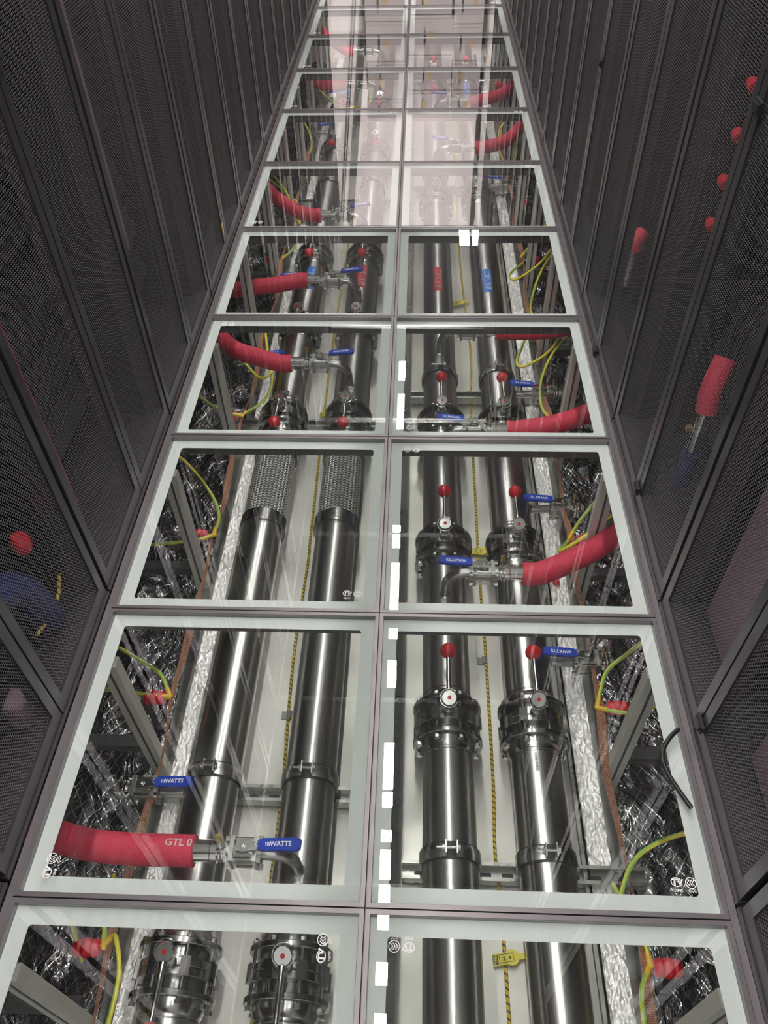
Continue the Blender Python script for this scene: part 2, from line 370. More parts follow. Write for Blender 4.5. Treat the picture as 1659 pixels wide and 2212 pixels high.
for i, y in enumerate(YJ[1:-1]):
    tag(MB().bx(-.58, .58, y-.020, y+.020, -.052, -.0185).build('floor_stringer', 'stringer'), f'steel cross stringer beneath the joint on the far side of the {ORD[i]} tile row', 'stringer', 'cross stringers')

def ring_rect(x0, x1, y0, y1, w, z0, z1):
    m = MB(); m.bx(x0, x1, y0, y0+w, z0, z1); m.bx(x0, x1, y1-w, y1, z0, z1); m.bx(x0, x0+w, y0+w, y1-w, z0, z1); m.bx(x1-w, x1, y0+w, y1-w, z0, z1); return m
def frit_ring(x0, x1, y0, y1, w, z, r=.006):
    # flat enamel border with slightly rounded inner corners
    out = [(x0, y0), (x1, y0), (x1, y1), (x0, y1)]; inn = []
    for cx, cyy, a0 in ((x0+w+r, y0+w+r, PI), (x1-w-r, y0+w+r, 1.5*PI), (x1-w-r, y1-w-r, 0), (x0+w+r, y1-w-r, .5*PI)):
        inn.append([(cx+r*math.cos(a0+k*PI/8), cyy+r*math.sin(a0+k*PI/8)) for k in range(5)])
    m = MB()
    for k in range(4):
        a = inn[k]; b = inn[(k+1) % 4]; poly = [out[k], out[(k+1) % 4]]+[b[0], b[1], b[2]]+[a[2], a[3], a[4]]
        poly = [out[k], out[(k+1) % 4], b[2], b[1], b[0], a[4], a[3], a[2]]
        m.add([(x, y, z) for x, y in poly], [tuple(range(8))])
    return m
def cert_mark(parent, x, y, rot, flip=1):
    """temper mark etched in a pane corner: an oval monogram, a ring with three chevrons and tiny print"""
    m = MB(); n = 20
    ca, sa = math.cos(rot), math.sin(rot)
    def T(px, py): return (x+(px*ca-py*sa), y+(px*sa+py*ca), .0006)
    def arc(cx, cyy, r, wd, a0, a1, el=1.0):
        k = 18; pts = [(cx+(r+e*wd/2)*math.cos(a0+(a1-a0)*i/k), cyy+(r+e*wd/2)*el*math.sin(a0+(a1-a0)*i/k)) for e in (1, -1) for i in range(k+1)]
        m.add([T(*q) for q in pts], [(i, i+1, k+2+i, k+1+i) for i in range(k)])
    def bar(ax, ay, bx, by, wd):
        d = Vector((bx-ax, by-ay)); nn = Vector((-d.y, d.x)).normalized()*wd/2
        m.add([T(ax+nn.x, ay+nn.y), T(ax-nn.x, ay-nn.y), T(bx-nn.x, by-nn.y), T(bx+nn.x, by+nn.y)], [(0, 1, 2, 3)])
    arc(-.012, .002, .0088, .0016, 0.4, 5.4, .8)
    bar(-.018, .006, -.008, .006, .0025); bar(-.0145, .006, -.0155, -.004, .0028); bar(-.008, .006, -.0065, -.003, .0024); bar(-.0065, -.003, -.001, .007, .0024)
    arc(.012, .001, .0088, .0012, 0, 2*PI)
    for dx in (-.004, 0, .004):
        bar(.012+dx+.002, .006, .012+dx-.002, .001, .0013); bar(.012+dx-.002, .001, .012+dx+.002, -.004, .0013)
    m.build('temper_mark', 'white', parent)
    text('TEMP.', .0062, 'white', Matrix.Translation((x, y, .0006)) @ Matrix.Rotation(rot, 4, 'Z') @ Matrix.Translation((-.011, -.0118, 0)), 'mark_lettering', parent)
    text('CCC', .0062, 'white', Matrix.Translation((x, y, .0006)) @ Matrix.Rotation(rot, 4, 'Z') @ Matrix.Translation((.012, -.0118, 0)), 'mark_lettering', parent)
CERT = {(-1, 1): (-.552, .052, PI/2), (1, 1): (.537, .055, 0), (1, 2): (.065, 1.142, PI), (1, 3): (.058, 1.245, PI/2), (-1, 2): (-.064, .655, 0), (-1, 0): (-.065, -.062, PI/2),
        (1, 0): (.062, -.055, PI), (-1, 4): (-.535, 1.737, PI), (1, 5): (.545, 2.94, 0), (-1, 6): (-.054, 3.56, 0), (-1, 5): (-.545, 2.44, 0), (1, 6): (.548, 3.56, PI),
        (-1, 7): (-.545, 3.655, 0), (-1, 8): (-.545, 4.25, 0), (-1, 9): (-.545, 4.85, 0), (1, 10): (.545, 5.46, 0)}
LOOK = {(-1, 1): 'over the red hose printed GTL', (1, 1): 'with a piece of black cable lying on it', (-1, 2): 'over the two braided flexible pipe joints', (1, 2): 'over a valve pair and a red hose',
        (-1, 0): 'over two valve flanges', (1, 0): 'over the yellow TAG label', (1, 5): 'over the red and blue pipe stickers'}
for i in range(len(YJ)-1):
    y0, y1 = YJ[i], YJ[i+1]; yc = (y0+y1)/2
    for s in (-1, 1):
        g = .0012; a0, a1 = (g, .6) if s > 0 else (-.6, -g)
        ex = LOOK.get((s, i), 'with a white enamelled border')
        t = thing('glass_floor_tile', (0, 0, 0), f'glass floor tile {ex}, {side(s)} column, {ORD[i]} row from the bottom', 'floor tile', 'glass floor tiles')
        cx = (a0+a1)/2; t.location = (cx, yc, 0)
        hx, hy = (a1-a0)/2, (y1-y0)/2-g
        ring_rect(-hx, hx, -hy, hy, .0078, -.017, .0008).build('edge_trim', 'trim', t)
        MB().bx(-hx+.0085, hx-.0085, -hy+.0085, hy-.0085, -.012, 0).build('glass_pane', 'glass', t)
        frit_ring(-hx+.0085, hx-.0085, -hy+.0085, hy-.0085, .029, -.0128).build('enamel_border', 'frit', t)
        if (s, i) in CERT:
            c = CERT[(s, i)]; cert_mark(t, c[0]-cx, c[1]-yc, c[2])
for x in (-.606, .606):
    tag(MB().bx(x-.0055, x+.007, -.7, Y1, -.02, .001).build('edge_profile', 'trim'), f'thin grey metal edge profile between the {side(x)} racks and the glass tiles', 'trim')

# ------------------------------------------------------------------ pipes
PZ, PR = -.45, .0635
LINES = {'outer left': -.412, 'inner left': -.175, 'inner right': .166, 'outer right': .386}
VAL = {'outer left': ([-.01, 1.765, 2.35, 2.935, 4.16, 4.78], -1), 'inner left': ([-.01, 1.765, 2.35, 2.935, 4.16, 4.78], -1),
       'inner right': ([.572, 1.159, 1.745, 3.53, 5.30], 1), 'outer right': ([.572, 1.159, 1.745, 3.53, 5.30], 1)}
def pipe_segment(line, y0, y1, fl0, fl1):
    x = LINES[line]; ym = (y0+y1)/2
    o = thing('steel_pipe', (x, ym, PZ), f'{line} brushed stainless pipe length, between the {row(y0, PZ)} and {row(y1, PZ)} tile rows', 'pipe', 'stainless coolant pipes')
    MB().tube([(0, y0-ym, 0), (0, y1-ym, 0)], PR, 48).build('tube', 'steel', o)
    for y, f, d in ((y0, fl0, 1), (y1, fl1, -1)):
        if f:
            m = MB().ring((0, y-ym+d*.006, 0), (0, 1, 0), PR-.004, .0885, .012, 56)
            m.build('flange', 'flange', o)
            m = MB().lathe((0, y-ym+d*.012, 0), (0, d, 0), [(PR-.001, 0), (PR+.008, 0), (PR+.006, .010), (PR+.003, .022), (PR-.001, .028)], 48)
            m.ring((0, y-ym+d*.045, 0), (0, 1, 0), PR-.001, PR+.0012, .004, 48, c=.0006); m.build('weld_neck', 'flange', o)
    return o
vproto = {}
def valve(line, yc, d):
    x = LINES[line]
    lab = f'butterfly valve with red knob lever on the {line} pipe, under the {row(yc, -.35)} tile row'
    if d in vproto: o = copy_tree(vproto[d]); o.location = (x, yc, PZ); o['label'] = lab; return o
    o = thing('butterfly_valve', (x, yc, PZ), lab, 'valve', 'butterfly valves'); vproto[d] = o
    # two body halves with square lugs round the rim, held between the pipe flanges
    m = MB().ring((0, 0.0085, 0), (0, 1, 0), PR-.004, .083, .0155, 56).ring((0, -.0085, 0), (0, 1, 0), PR-.004, .083, .0155, 56)
    m.ring((0, 0, 0), (0, 1, 0), .05, .067, .082, 48)
    m.build('body', 'flange', o)
    for k in range(8):
        a = PI/8+k*PI/4; c, s_ = math.cos(a), math.sin(a); R3 = Matrix(((c, 0, s_), (0, 1, 0), (-s_, 0, c))).to_3x3()
        m = MB(); pr = .0785; px, pz = pr*c, pr*s_
        m.cyl((px, -.064, pz), (px, .066, pz), .0036, n=8)
        for y in (-.062, .058): m.cyl((px, y-.004, pz), (px, y+.004, pz), .0072, n=6)
        m.build('tie_bolt', 'bright', o)
        MB().box((pr*c*1.02, 0, pr*s_*1.02), (.018, .036, .020), Matrix.Rotation(-a, 3, 'Y')).build('lug', 'flange', o)
    m = MB().cyl((0, 0.004, .075), (0, 0.004, .098), .017, .015, 24).cyl((0, .006, .098), (0, .008, .118), .012, .012, 20); m.build('neck', 'cast', o)
    hub = Vector((0, .012, .130))
    tl = Vector((0, -.42, .9)).normalized()
    m = MB().lathe(hub, tl, [(.0001, -.012), (.016, -.012), (.019, -.004), (.019, .002), (.0175, .004), (.0001, .004)], 40); m.build('hub', 'bright', o)
    MB().lathe(hub+tl*.0035, tl, [(.0001, 0), (.0048, 0), (.0048, .0015), (.0001, .0016)], 24).build('hub_badge', 'redball', o)
    a = tl.orthogonal().normalized(); b = tl.cross(a)
    MB().tube([hub-tl*.005+(a*math.cos(g)+b*math.sin(g))*.0225 for g in [i*2*PI/40*.82 for i in range(41)]], .0013, 8).build('wire_ring', 'bright', o)
    st = hub+Vector((0, d*.018, -.006)); en = Vector((0, .012+d*.125, .126))
    MB().cyl(st, en, .0068, .0058, 18).cyl(st, st+(en-st).normalized()*.012, .009, n=16).build('lever', 'bright', o)
    MB().sphere(en+Vector((0, d*.014, .001)), .0208, 28, 18).build('ball_knob', 'redball', o)
    return o
def flexible(line, y0, y1):
    x = LINES[line]; ym = (y0+y1)/2
    o = thing('flexible_connector', (x, ym, PZ), f'braided stainless flexible joint in the {line} pipe', 'pipe joint', 'braided flexible joints')
    MB().tube([(0, y0+.035-ym+i*(y1-y0-.07)/30, 0) for i in range(31)], .0665, 72).build('braid', 'sbraid', o)
    for y, d in ((y0, 1), (y1, -1)):
        MB().lathe((0, y-ym, 0), (0, d, 0), [(PR-.002, 0), (.073, .0), (.0745, .002), (.0745, .046), (.072, .048), (.060, .048)], 56).build('ferrule', 'flange', o)
    return o
for ln in LINES:
    vs, d = VAL[ln]; pos = Y0; fl = 0
    stops = [(v-.041, v+.041, 'v', v) for v in vs]
    if 'left' in ln: stops.append((1.238, 1.62, 'f', 0))
    stops.sort()
    for a, b, k, v in stops:
        pipe_segment(ln, pos, a, fl, k == 'v')
        if k == 'v': valve(ln, v, d)
        else: flexible(ln, a, b)
        pos = b; fl = (k == 'v')
    pipe_segment(ln, pos, Y1-.02, fl, 0)

# clamps and strut channels
cproto = None
def clamp(line, y):
    global cproto
    x = LINES[line]; lab = f'two-piece steel clamp round the {line} pipe, under the {row(y, -.4)} tile row'
    if cproto: o = copy_tree(cproto); o.location = (x, y, PZ); o['label'] = lab; return o
    o = cproto = thing('pipe_clamp', (x, y, PZ), lab, 'clamp', 'pipe clamps')
    def band(a0, a1, ri, ro, hw):
        m = MB(); n = 28
        pr = [(ri, -hw), (ro-.001, -hw), (ro, -hw*.8), (ro, hw*.8), (ro-.001, hw), (ri, hw)]
        vs = [(r*math.cos(a0+(a1-a0)*i/n), h, r*math.sin(a0+(a1-a0)*i/n)) for i in range(n+1) for r, h in pr]
        fs = [(i*6+k, i*6+(k+1) % 6, (i+1)*6+(k+1) % 6, (i+1)*6+k) for i in range(n) for k in range(6)]+[tuple(range(6)), tuple(range(n*6+5, n*6-1, -1))]
        return m.add(vs, fs)
    MB().tube([(0, -.019, 0), (0, .019, 0)], PR+.0035, 48).build('rubber_liner', 'rubber', o)
    for a0, a1, sx in ((math.radians(-86), math.radians(80), 1), (math.radians(100), math.radians(266), -1)):
        m = band(a0, a1, PR+.003, PR+.0075, .0155)
        m.box((sx*.0125, 0, PR+.014), (.003, .028, .022)); m.build('band', 'band', o)
    m = MB().cyl((-.034, 0, PR+.017), (.018, 0, PR+.017), .003, n=10); m.cyl((-.020, 0, PR+.017), (-.0145, 0, PR+.017), .0065, n=6); m.cyl((.0145, 0, PR+.017), (.020, 0, PR+.017), .0065, n=6); m.build('clamp_bolt', 'bright', o)
    return o
def strut(x0, x1, y, desc):
    o = thing('strut_channel', ((x0+x1)/2, y, -.545), desc, 'strut', 'galvanised strut channels'); L = (x1-x0)/2; wd = .021
    m = MB().bx(-L, L, -wd, wd, 0, .002).bx(-L, L, -wd, -wd+.002, .002, .031).bx(-L, L, wd-.002, wd, .002, .031).bx(-L, L, -wd, -wd+.008, .030, .032).bx(-L, L, wd-.008, wd, .030, .032)
    m.build('channel', 'galv', o)
    k = -L+.03; 
    while k < L-.03:
        MB().bx(k, k+.026, -.006, .006, .002, .0026).build('slot', 'black', o); k += .052
    return o
for y, yc in ((.415, .417), (1.86, 1.845), (3.735, 3.72), (4.95, 4.94)):
    strut(-.63, -.055, y, f'slotted galvanised strut channel across the left pipes, under the {row(y, -.51)} tile row')
    for l in ('outer left', 'inner left'): clamp(l, yc) if y != 1.86 else clamp(l, 1.86)
for y in (.24, 2.04, 3.895, 5.55):
    strut(.055, .63, y, f'slotted galvanised strut channel across the right pipes, under the {row(y, -.51)} tile row')
    for l in ('inner right', 'outer right'): clamp(l, y)

# ------------------------------------------------------------------ ball valve branches
def valve_block(o, c, s, hl=.112, drain=-1):
    """three-piece ball valve centred at c, run along x; s is the side its handle points to"""
    c = Vector(c)
    m = MB()
    for dx in (-.025, .025): m.box(c+Vector((dx, 0, 0)), (.009, .052, .052)); m.cyl(c+Vector((dx, 0, 0)), c+Vector((dx*1.5, 0, 0)), .021, n=24)
    m.cyl(c-Vector((.020, 0, 0)), c+Vector((.020, 0, 0)), .0235, n=24); m.cyl(c, c+Vector((0, 0, .036)), .011, n=18); m.box(c+Vector((0, 0, .031)), (.026, .024, .004))
    m.build('valve_body', 'cast', o)
    for dy in (-.021, .021):
        for dz in (-.021, .021):
            q = c+Vector((0, dy, dz)); MB().cyl(q-Vector((.037, 0, 0)), q+Vector((.037, 0, 0)), .0035, n=8).cyl(q-Vector((.039, 0, 0)), q-Vector((.031, 0, 0)), .0065, n=6).cyl(q+Vector((.031, 0, 0)), q+Vector((.039, 0, 0)), .0065, n=6).build('valve_bolt', 'bright', o)
    MB().cyl(c+Vector((0, 0, .036)), c+Vector((0, 0, .044)), .0085, n=6).cyl(c+Vector((0, 0, .044)), c+Vector((0, 0, .049)), .004, n=12).build('stem_nut', 'bright', o)
    z = c.z+.040
    pts = [(-.012, -.011), (.012, -.011), (.030, -.0075), (.046, -.0075), (.046, .0075), (.030, .0075), (.012, .011), (-.012, .011)]
    MB().prism(pts, 0, .003, Matrix.Translation((c.x, c.y, z-.002)) @ Matrix.Diagonal((s, 1, 1, 1))).build('handle_arm', 'bright', o)
    gp = [(.034, -.0085), (.048, -.0125), (.118, -.0125), (.126, -.009), (.126, .009), (.118, .0125), (.048, .0125), (.034, .0085)]
    T0 = Matrix.Translation((c.x, c.y, z-.002)) @ Matrix.Rotation(-s*.10, 4, 'Y') @ Matrix.Diagonal((s, 1, 1, 1))
    h = MB().prism(gp, -.001, .0085, T0); g = h.build('handle_grip', 'blue', o)
    TT = Matrix.Translation((c.x, c.y, z-.002)) @ Matrix.Rotation(-s*.10, 4, 'Y')
    if s > 0: T1 = TT @ Matrix.Translation((.084, 0, .0087))
    else: T1 = TT @ Matrix.Translation((-.084, 0, .0087)) @ Matrix.Rotation(PI, 4, 'Z')
    text('WATTS', .0135, 'white', T1, 'brand_lettering', g, bold=.0003)
    m = MB()
    for k in range(3):
        xk = -.033+.0035*k
        m.prism([(xk, .004), (xk+.0018, .004), (xk+.0035, -.004), (xk+.0017, -.004)], 0, .0003, T1)
    m.build('brand_emblem', 'white', g)
    MB().tube([T1 @ Vector((-.049+.004*math.cos(a), .004*math.sin(a), 0)) for a in [1.1+i*.5 for i in range(9)]], .0005, 4).build('open_close_mark', 'white', g)
def drain(o, p, s):
    p = Vector(p)
    MB().cyl(p+Vector((0, 0, .008)), p+Vector((0, .006, .034)), .0035, n=10).cyl(p+Vector((0, .002, .014)), p+Vector((0, .003, .018)), .009, n=6).build('drain_stem', 'bright', o)
    MB().cyl(p+Vector((0, .006, .034)), p+Vector((0, .012, .050)), .0058, n=8).build('drain_cap', 'brass', o)
def hose_branch(line, y, s, hose_pts, name_extra='', printed=False, handle=True):
    """elbow off the pipe top, ball valve, ferrule; s = direction of the hose"""
    x = LINES[line]; ax = -.29
    o = thing('ball_valve_branch', (x, y, PZ), f'curved branch with blue handled ball valve on the {line} pipe, {row(y, -.3)} tile row{name_extra}', 'valve', 'hose branches with ball valves')
    zz = ax-PZ
    arc = [(0, 0, .055)]+[(0, 0, zz-.055)]+[(s*(.055-.055*math.cos(a)), 0, zz-.055+.055*math.sin(a)) for a in [PI/2*i/10 for i in range(1, 11)]]+[(s*.075, 0, zz)]
    MB().tube(arc, .0138, 24).lathe((0, 0, .057), (0, 0, 1), [(.0135, 0), (.018, 0), (.0165, .008), (.0135, .010)], 24).build('elbow_tube', 'steel', o)
    valve_block(o, (s*.101, 0, zz), -s)
    MB().cyl((s*.126, 0, zz), (s*.160, 0, zz), .0125, n=20).ring((s*.152, 0, zz), (1, 0, 0), .01, .021, .006, 24).ring((s*.145, 0, zz), (1, 0, 0), .01, .021, .005, 24).build('threaded_union', 'bright', o)
    drain(o, (s*.150, 0, zz+.01), s)
    MB().cyl((s*.158, 0, zz), (s*.214, 0, zz), .0235, n=28).ring((s*.172, 0, zz), (1, 0, 0), .02, .0245, .003, 28).build('hose_ferrule', 'bright', o)
    hx = x+s*.208
    pts = [(hx, y, ax), (hx+s*.04, y, ax)]+hose_pts
    h = thing('coolant_hose', (hx, y, ax), f'thick red foam covered hose going {side(s)} from the {line} pipe, {row(y, -.3)} tile row', 'hose', 'red coolant hoses')
    off = Vector((hx, y, ax))
    MB().tube([p-off for p in spline(pts, 8)], .0325, 32).build('foam_sleeve', 'redhose', h)
    if printed:
        for body, dx in (('GTL', -.038), ('0', -.006)):
            R_ = .0337; tx = text(body, .022, 'white', Matrix.Identity(4), 'hose_lettering', h, bold=.0005)
            for v in tx.data.vertices:
                a = v.co.y/R_+.15; v.co = Vector((v.co.x+dx, -R_*math.sin(-a), R_*math.cos(a)))+Vector((0, 0, .0))
            tx.data.update()
    return o
LB = [(.187, [(-.503, .187, -.29), (-.60, .192, -.29), (-.70, .215, -.30), (-.82, .25, -.30)]),
      (1.930, [(-.505, 1.951, -.28), (-.597, 1.985, -.27), (-.66, 2.04, -.25), (-.74, 2.12, -.2)]),
      (2.510, [(-.504, 2.480, -.29), (-.612, 2.474, -.30), (-.75, 2.47, -.32)]),
      (3.100, [(-.502, 3.124, -.28), (-.621, 3.221, -.25), (-.70, 3.30, -.2)]),
      (4.870, [(-.511, 4.86, -.29), (-.625, 4.916, -.28), (-.74, 5.0, -.25)]),
      (5.520, [(-.46, 5.55, -.28), (-.56, 5.66, -.25), (-.66, 5.75, -.2)])]
for i, (y, pts) in enumerate(LB): hose_branch('inner left', y, -1, pts, printed=(i == 0))
RB = [(.958, [(.468, .978, -.285), (.578, 1.036, -.275), (.68, 1.10, -.25), (.78, 1.16, -.2)]),
      (1.567, [(.538, 1.587, -.28), (.66, 1.632, -.26), (.76, 1.69, -.22)]),
      (2.142, [(.531, 2.145, -.29), (.66, 2.16, -.28), (.78, 2.2, -.25)]),
      (3.880, [(.533, 3.93, -.28), (.632, 4.068, -.25), (.70, 4.15, -.2)]),
      (4.560, [(.555, 4.638, -.28), (.65, 4.75, -.25), (.72, 4.84, -.2)])]
for y, pts in RB: hose_branch('inner right', y, 1, pts)
def side_branch(line, y, s):
    x = LINES[line]
    o = thing('ball_valve_stub', (x, y, PZ), f'capped side stub with blue handled ball valve on the {line} pipe, {row(y, -.45)} tile row', 'valve', 'capped side stubs with ball valves')
    L = .045 if s < 0 else .055
    MB().cyl((s*(PR-.004), 0, 0), (s*(.125), 0, 0), .0138, n=24).lathe((s*(PR-.002), 0, 0), (s, 0, 0), [(.0135, 0), (.0175, 0), (.016, .006), (.0135, .008)], 24).build('stub_tube', 'steel', o)
    valve_block(o, (s*.166, 0, 0), -s)
    MB().cyl((s*.19, 0, 0), (s*.226, 0, 0), .0125, n=20).ring((s*.222, 0, 0), (1, 0, 0), .004, .0225, .006, 24).ring((s*.213, 0, 0), (1, 0, 0), .004, .0215, .005, 24).build('threaded_union', 'bright', o)
    MB().lathe((s*.228, 0, 0), (s, 0, 0), [(.0001, -.004), (.018, -.004), (.018, .008), (.0001, .008)], 24).build('end_cap', 'cast', o)
    if s > 0: drain(o, (s*.205, 0, .01), s)
for y in (.386, 2.15, 2.755, 3.36, 4.52, 5.08): side_branch('outer left', y, -1)
for y in (.777, 1.360, 1.963, 3.768, 5.40): side_branch('outer right', y, 1)

# ------------------------------------------------------------------ copper braid, insulators and earth wires
INS = [.03, .628, 1.208, 1.792, 2.375, 2.94, 3.525, 4.14, 4.70, 5.28]
iproto = None
for s in (-1, 1):
    for y in INS:
        lab = f'ribbed red insulator holding the copper braid on the {side(s)}, under the {row(y, -.43)} tile row'
        if iproto is None:
            iproto = thing('standoff_insulator', (0, 0, 0), lab, 'insulator', 'red standoff insulators')
            MB().lathe((0, 0, 0), (1, 0, 0), [(.0001, 0), (.014, 0), (.017, .004), (.019, .014), (.016, .02), (.020, .026), (.020, .034), (.016, .04), (.019, .046), (.015, .056), (.0001, .056)], 32).build('insulator_body', 'redins', iproto)
            MB().cyl((-.008, 0, 0), (.002, 0, 0), .005, n=6).build('terminal_bolt', 'bright', iproto)
            MB().bx(.056, .059, -.011, .011, -.155, .012).bx(.040, .059, -.011, .011, -.158, -.154).build('bracket', 'stringer', iproto)
            q = iproto
        else: q = copy_tree(iproto)
        q.location = (s*.580, y, -.43); q.rotation_euler = (0, 0, 0 if s > 0 else PI); q['label'] = lab
    pts = []; yy = Y0
    knots = [Y0]+[v for v in INS]+[Y1-.1]
    for a, b in zip(knots[:-1], knots[1:]):
        for k in range(4):
            t = k/4; dip = math.sin(PI*t); pts.append((s*(.562+.010*math.sin(a*9+t*5)*dip-.004*dip), a+(b-a)*t, -.425-.022*dip))
    pts.append((s*.56, Y1-.1, -.43))
    rr = []; sp_ = spline(pts, 5)
    for p in sp_: rr.append(.0078+.0042*math.sin(p.y*9.6+1.5*s+1.2)+.001*math.sin(p.y*23))
    tag(MB().tube(sp_, rr, 16, flat=.7).build('copper_braid', 'copper'), f'braided copper earthing strap strung along the {side(s)} side of the trench', 'earthing strap')
def wire(pts, lab):
    off = Vector(pts[0]); o = thing('earth_wire', off, lab, 'wire', 'yellow earth wires')
    MB().tube([p-off for p in spline(pts, 8)], .0052, 12).build('insulation', 'earth', o)
    d = (Vector(pts[1])-off).normalized(); MB().cyl(-d*.006, d*.022, .0068, .0062, 12).build('lug', 'yellow', o)
W = [
 ([(-.566, .63, -.42), (-.600, .685, -.41), (-.653, .717, -.40), (-.76, .76, -.36)], 'yellow earth wire curving away from the left red insulator toward the racks, second tile row'),
 ([(-.566, .626, -.42), (-.651, .632, -.415), (-.747, .640, -.41), (-.86, .65, -.38)], 'yellow earth wire running straight left behind the red insulator, second tile row'),
 ([(-.572, .035, -.42), (-.553, .05, -.41), (-.535, .03, -.39), (-.512, -.03, -.38), (-.518, -.12, -.40), (-.55, -.25, -.45)], 'yellow earth wire bending down beside the copper braid in the bottom left tile'),
 ([(-.572, .032, -.42), (-.575, .06, -.41), (-.60, .11, -.43), (-.62, .2, -.5)], 'short yellow lug wire above the red insulator in the bottom left tile'),
 ([(-.72, .16, -.30), (-.66, .10, -.36), (-.64, .06, -.40), (-.62, .01, -.45)], 'thin yellow wire under the red hose printed GTL'),
 ([(-.556, 1.205, -.42), (-.547, 1.26, -.40), (-.588, 1.35, -.39), (-.69, 1.48, -.38), (-.80, 1.56, -.35)], 'long arched yellow earth wire above the left insulator, third tile row'),
 ([(-.556, 1.20, -.42), (-.604, 1.16, -.40), (-.728, 1.13, -.39), (-.85, 1.12, -.38)], 'yellow earth wire dropping left below the insulator, third tile row'),
 ([(-.562, 1.79, -.42), (-.488, 1.851, -.40), (-.471, 1.95, -.39), (-.505, 2.10, -.40), (-.548, 2.305, -.41)], 'yellow earth wire looping from the left insulator past the outer pipe, fourth tile row'),
 ([(-.562, 1.785, -.42), (-.632, 1.787, -.40), (-.71, 1.834, -.38), (-.80, 1.90, -.35)], 'pale yellow earth wire leaving leftwards from the insulator, fourth tile row'),
 ([(-.74, 2.22, -.34), (-.66, 2.14, -.36), (-.585, 2.05, -.38), (-.52, 1.975, -.39), (-.475, 2.0, -.38), (-.470, 2.09, -.38)], 'yellow wire loop crossing under the red hose in the fourth tile row on the left'),
 ([(-.557, 2.94, -.42), (-.517, 2.975, -.40), (-.496, 3.067, -.38), (-.50, 3.2, -.36)], 'short bright yellow earth wire rising from the left insulator, fifth tile row'),
 ([(-.557, 3.52, -.42), (-.612, 3.564, -.40), (-.674, 3.631, -.38), (-.76, 3.7, -.35)], 'yellow earth wire leaving left from the insulator, sixth tile row'),
 ([(-.50, 3.15, -.36), (-.545, 3.29, -.34), (-.60, 3.44, -.32), (-.69, 3.60, -.30)], 'straight yellow wire crossing over the red hose, sixth tile row on the left'),
 ([(-.557, 4.14, -.42), (-.545, 4.20, -.40), (-.57, 4.32, -.38), (-.62, 4.45, -.35)], 'yellow earth wire above the left insulator in the seventh tile row'),
 ([(-.30, 4.60, -.33), (-.40, 4.62, -.34), (-.52, 4.80, -.33), (-.62, 5.0, -.30)], 'long pale wire sweeping left over the pipes in the eighth tile row'),
 ([(.572, .034, -.42), (.567, .066, -.41), (.548, .115, -.40), (.52, .19, -.42)], 'yellow earth wire climbing from the insulator in the bottom right tile'),
 ([(.567, .026, -.42), (.540, -.02, -.40), (.535, -.09, -.40), (.545, -.22, -.42)], 'green and yellow earth wire hanging below the insulator, bottom right tile'),
 ([(.553, .628, -.42), (.563, .66, -.40), (.585, .71, -.38), (.64, .75, -.36), (.72, .80, -.33)], 'yellow earth wire arching up from the right insulator, second tile row'),
 ([(.555, .622, -.42), (.60, .60, -.40), (.65, .595, -.39), (.72, .62, -.37), (.82, .65, -.33)], 'yellow earth wire running right below the insulator, second tile row'),
 ([(.515, .10, -.42), (.532, .17, -.38), (.57, .23, -.37), (.64, .268, -.36), (.72, .285, -.35), (.82, .29, -.34)], 'thick yellow wire arc over the strut channel at the right, second tile row'),
 ([(.556, 1.212, -.42), (.60, 1.265, -.38), (.66, 1.32, -.34), (.75, 1.38, -.3)], 'yellow earth wire above the right insulator, third tile row'),
 ([(.555, 1.204, -.42), (.515, 1.13, -.38), (.503, 1.095, -.35), (.55, 1.10, -.31), (.62, 1.13, -.26), (.72, 1.19, -.22)], 'yellow earth wire looping below and over the red hose, third tile row'),
 ([(.553, 1.79, -.42), (.530, 1.84, -.40), (.540, 1.96, -.38), (.594, 2.107, -.37), (.66, 2.20, -.35), (.75, 2.3, -.3)], 'yellow earth wire rising in a bow from the right insulator, fourth tile row'),
 ([(.537, 2.33, -.40), (.490, 2.19, -.39), (.459, 2.07, -.38), (.482, 2.03, -.37), (.577, 2.107, -.36), (.66, 2.235, -.33)], 'hanging yellow wire loop in the fourth tile row on the right'),
 ([(.553, 2.89, -.42), (.50, 2.79, -.40), (.48, 2.72, -.39), (.507, 2.682, -.38), (.606, 2.769, -.36), (.70, 2.91, -.33)], 'yellow wire loop hanging from the right insulator, fifth tile row'),
 ([(.552, 2.43, -.41), (.560, 2.54, -.40), (.61, 2.72, -.38), (.69, 2.89, -.35)], 'yellow wire rising steeply to the right rack row, fifth tile row'),
 ([(.553, 2.95, -.42), (.59, 3.0, -.40), (.64, 3.08, -.37), (.70, 3.15, -.33)], 'short yellow earth wire above the right insulator, fifth tile row'),
 ([(.555, 3.95, -.42), (.52, 4.10, -.38), (.53, 4.25, -.35), (.56, 4.33, -.33)], 'curved yellow wire left of two others, seventh tile row on the right'),
 ([(.60, 4.0, -.42), (.62, 4.15, -.36), (.67, 4.33, -.33)], 'yellow wire bending upward in the seventh tile row on the right'),
 ([(.595, 3.99, -.41), (.65, 4.08, -.35), (.72, 4.22, -.33)], 'yellow wire slanting to the racks in the seventh tile row on the right'),
]
for pts, lab in W: wire(pts, lab)

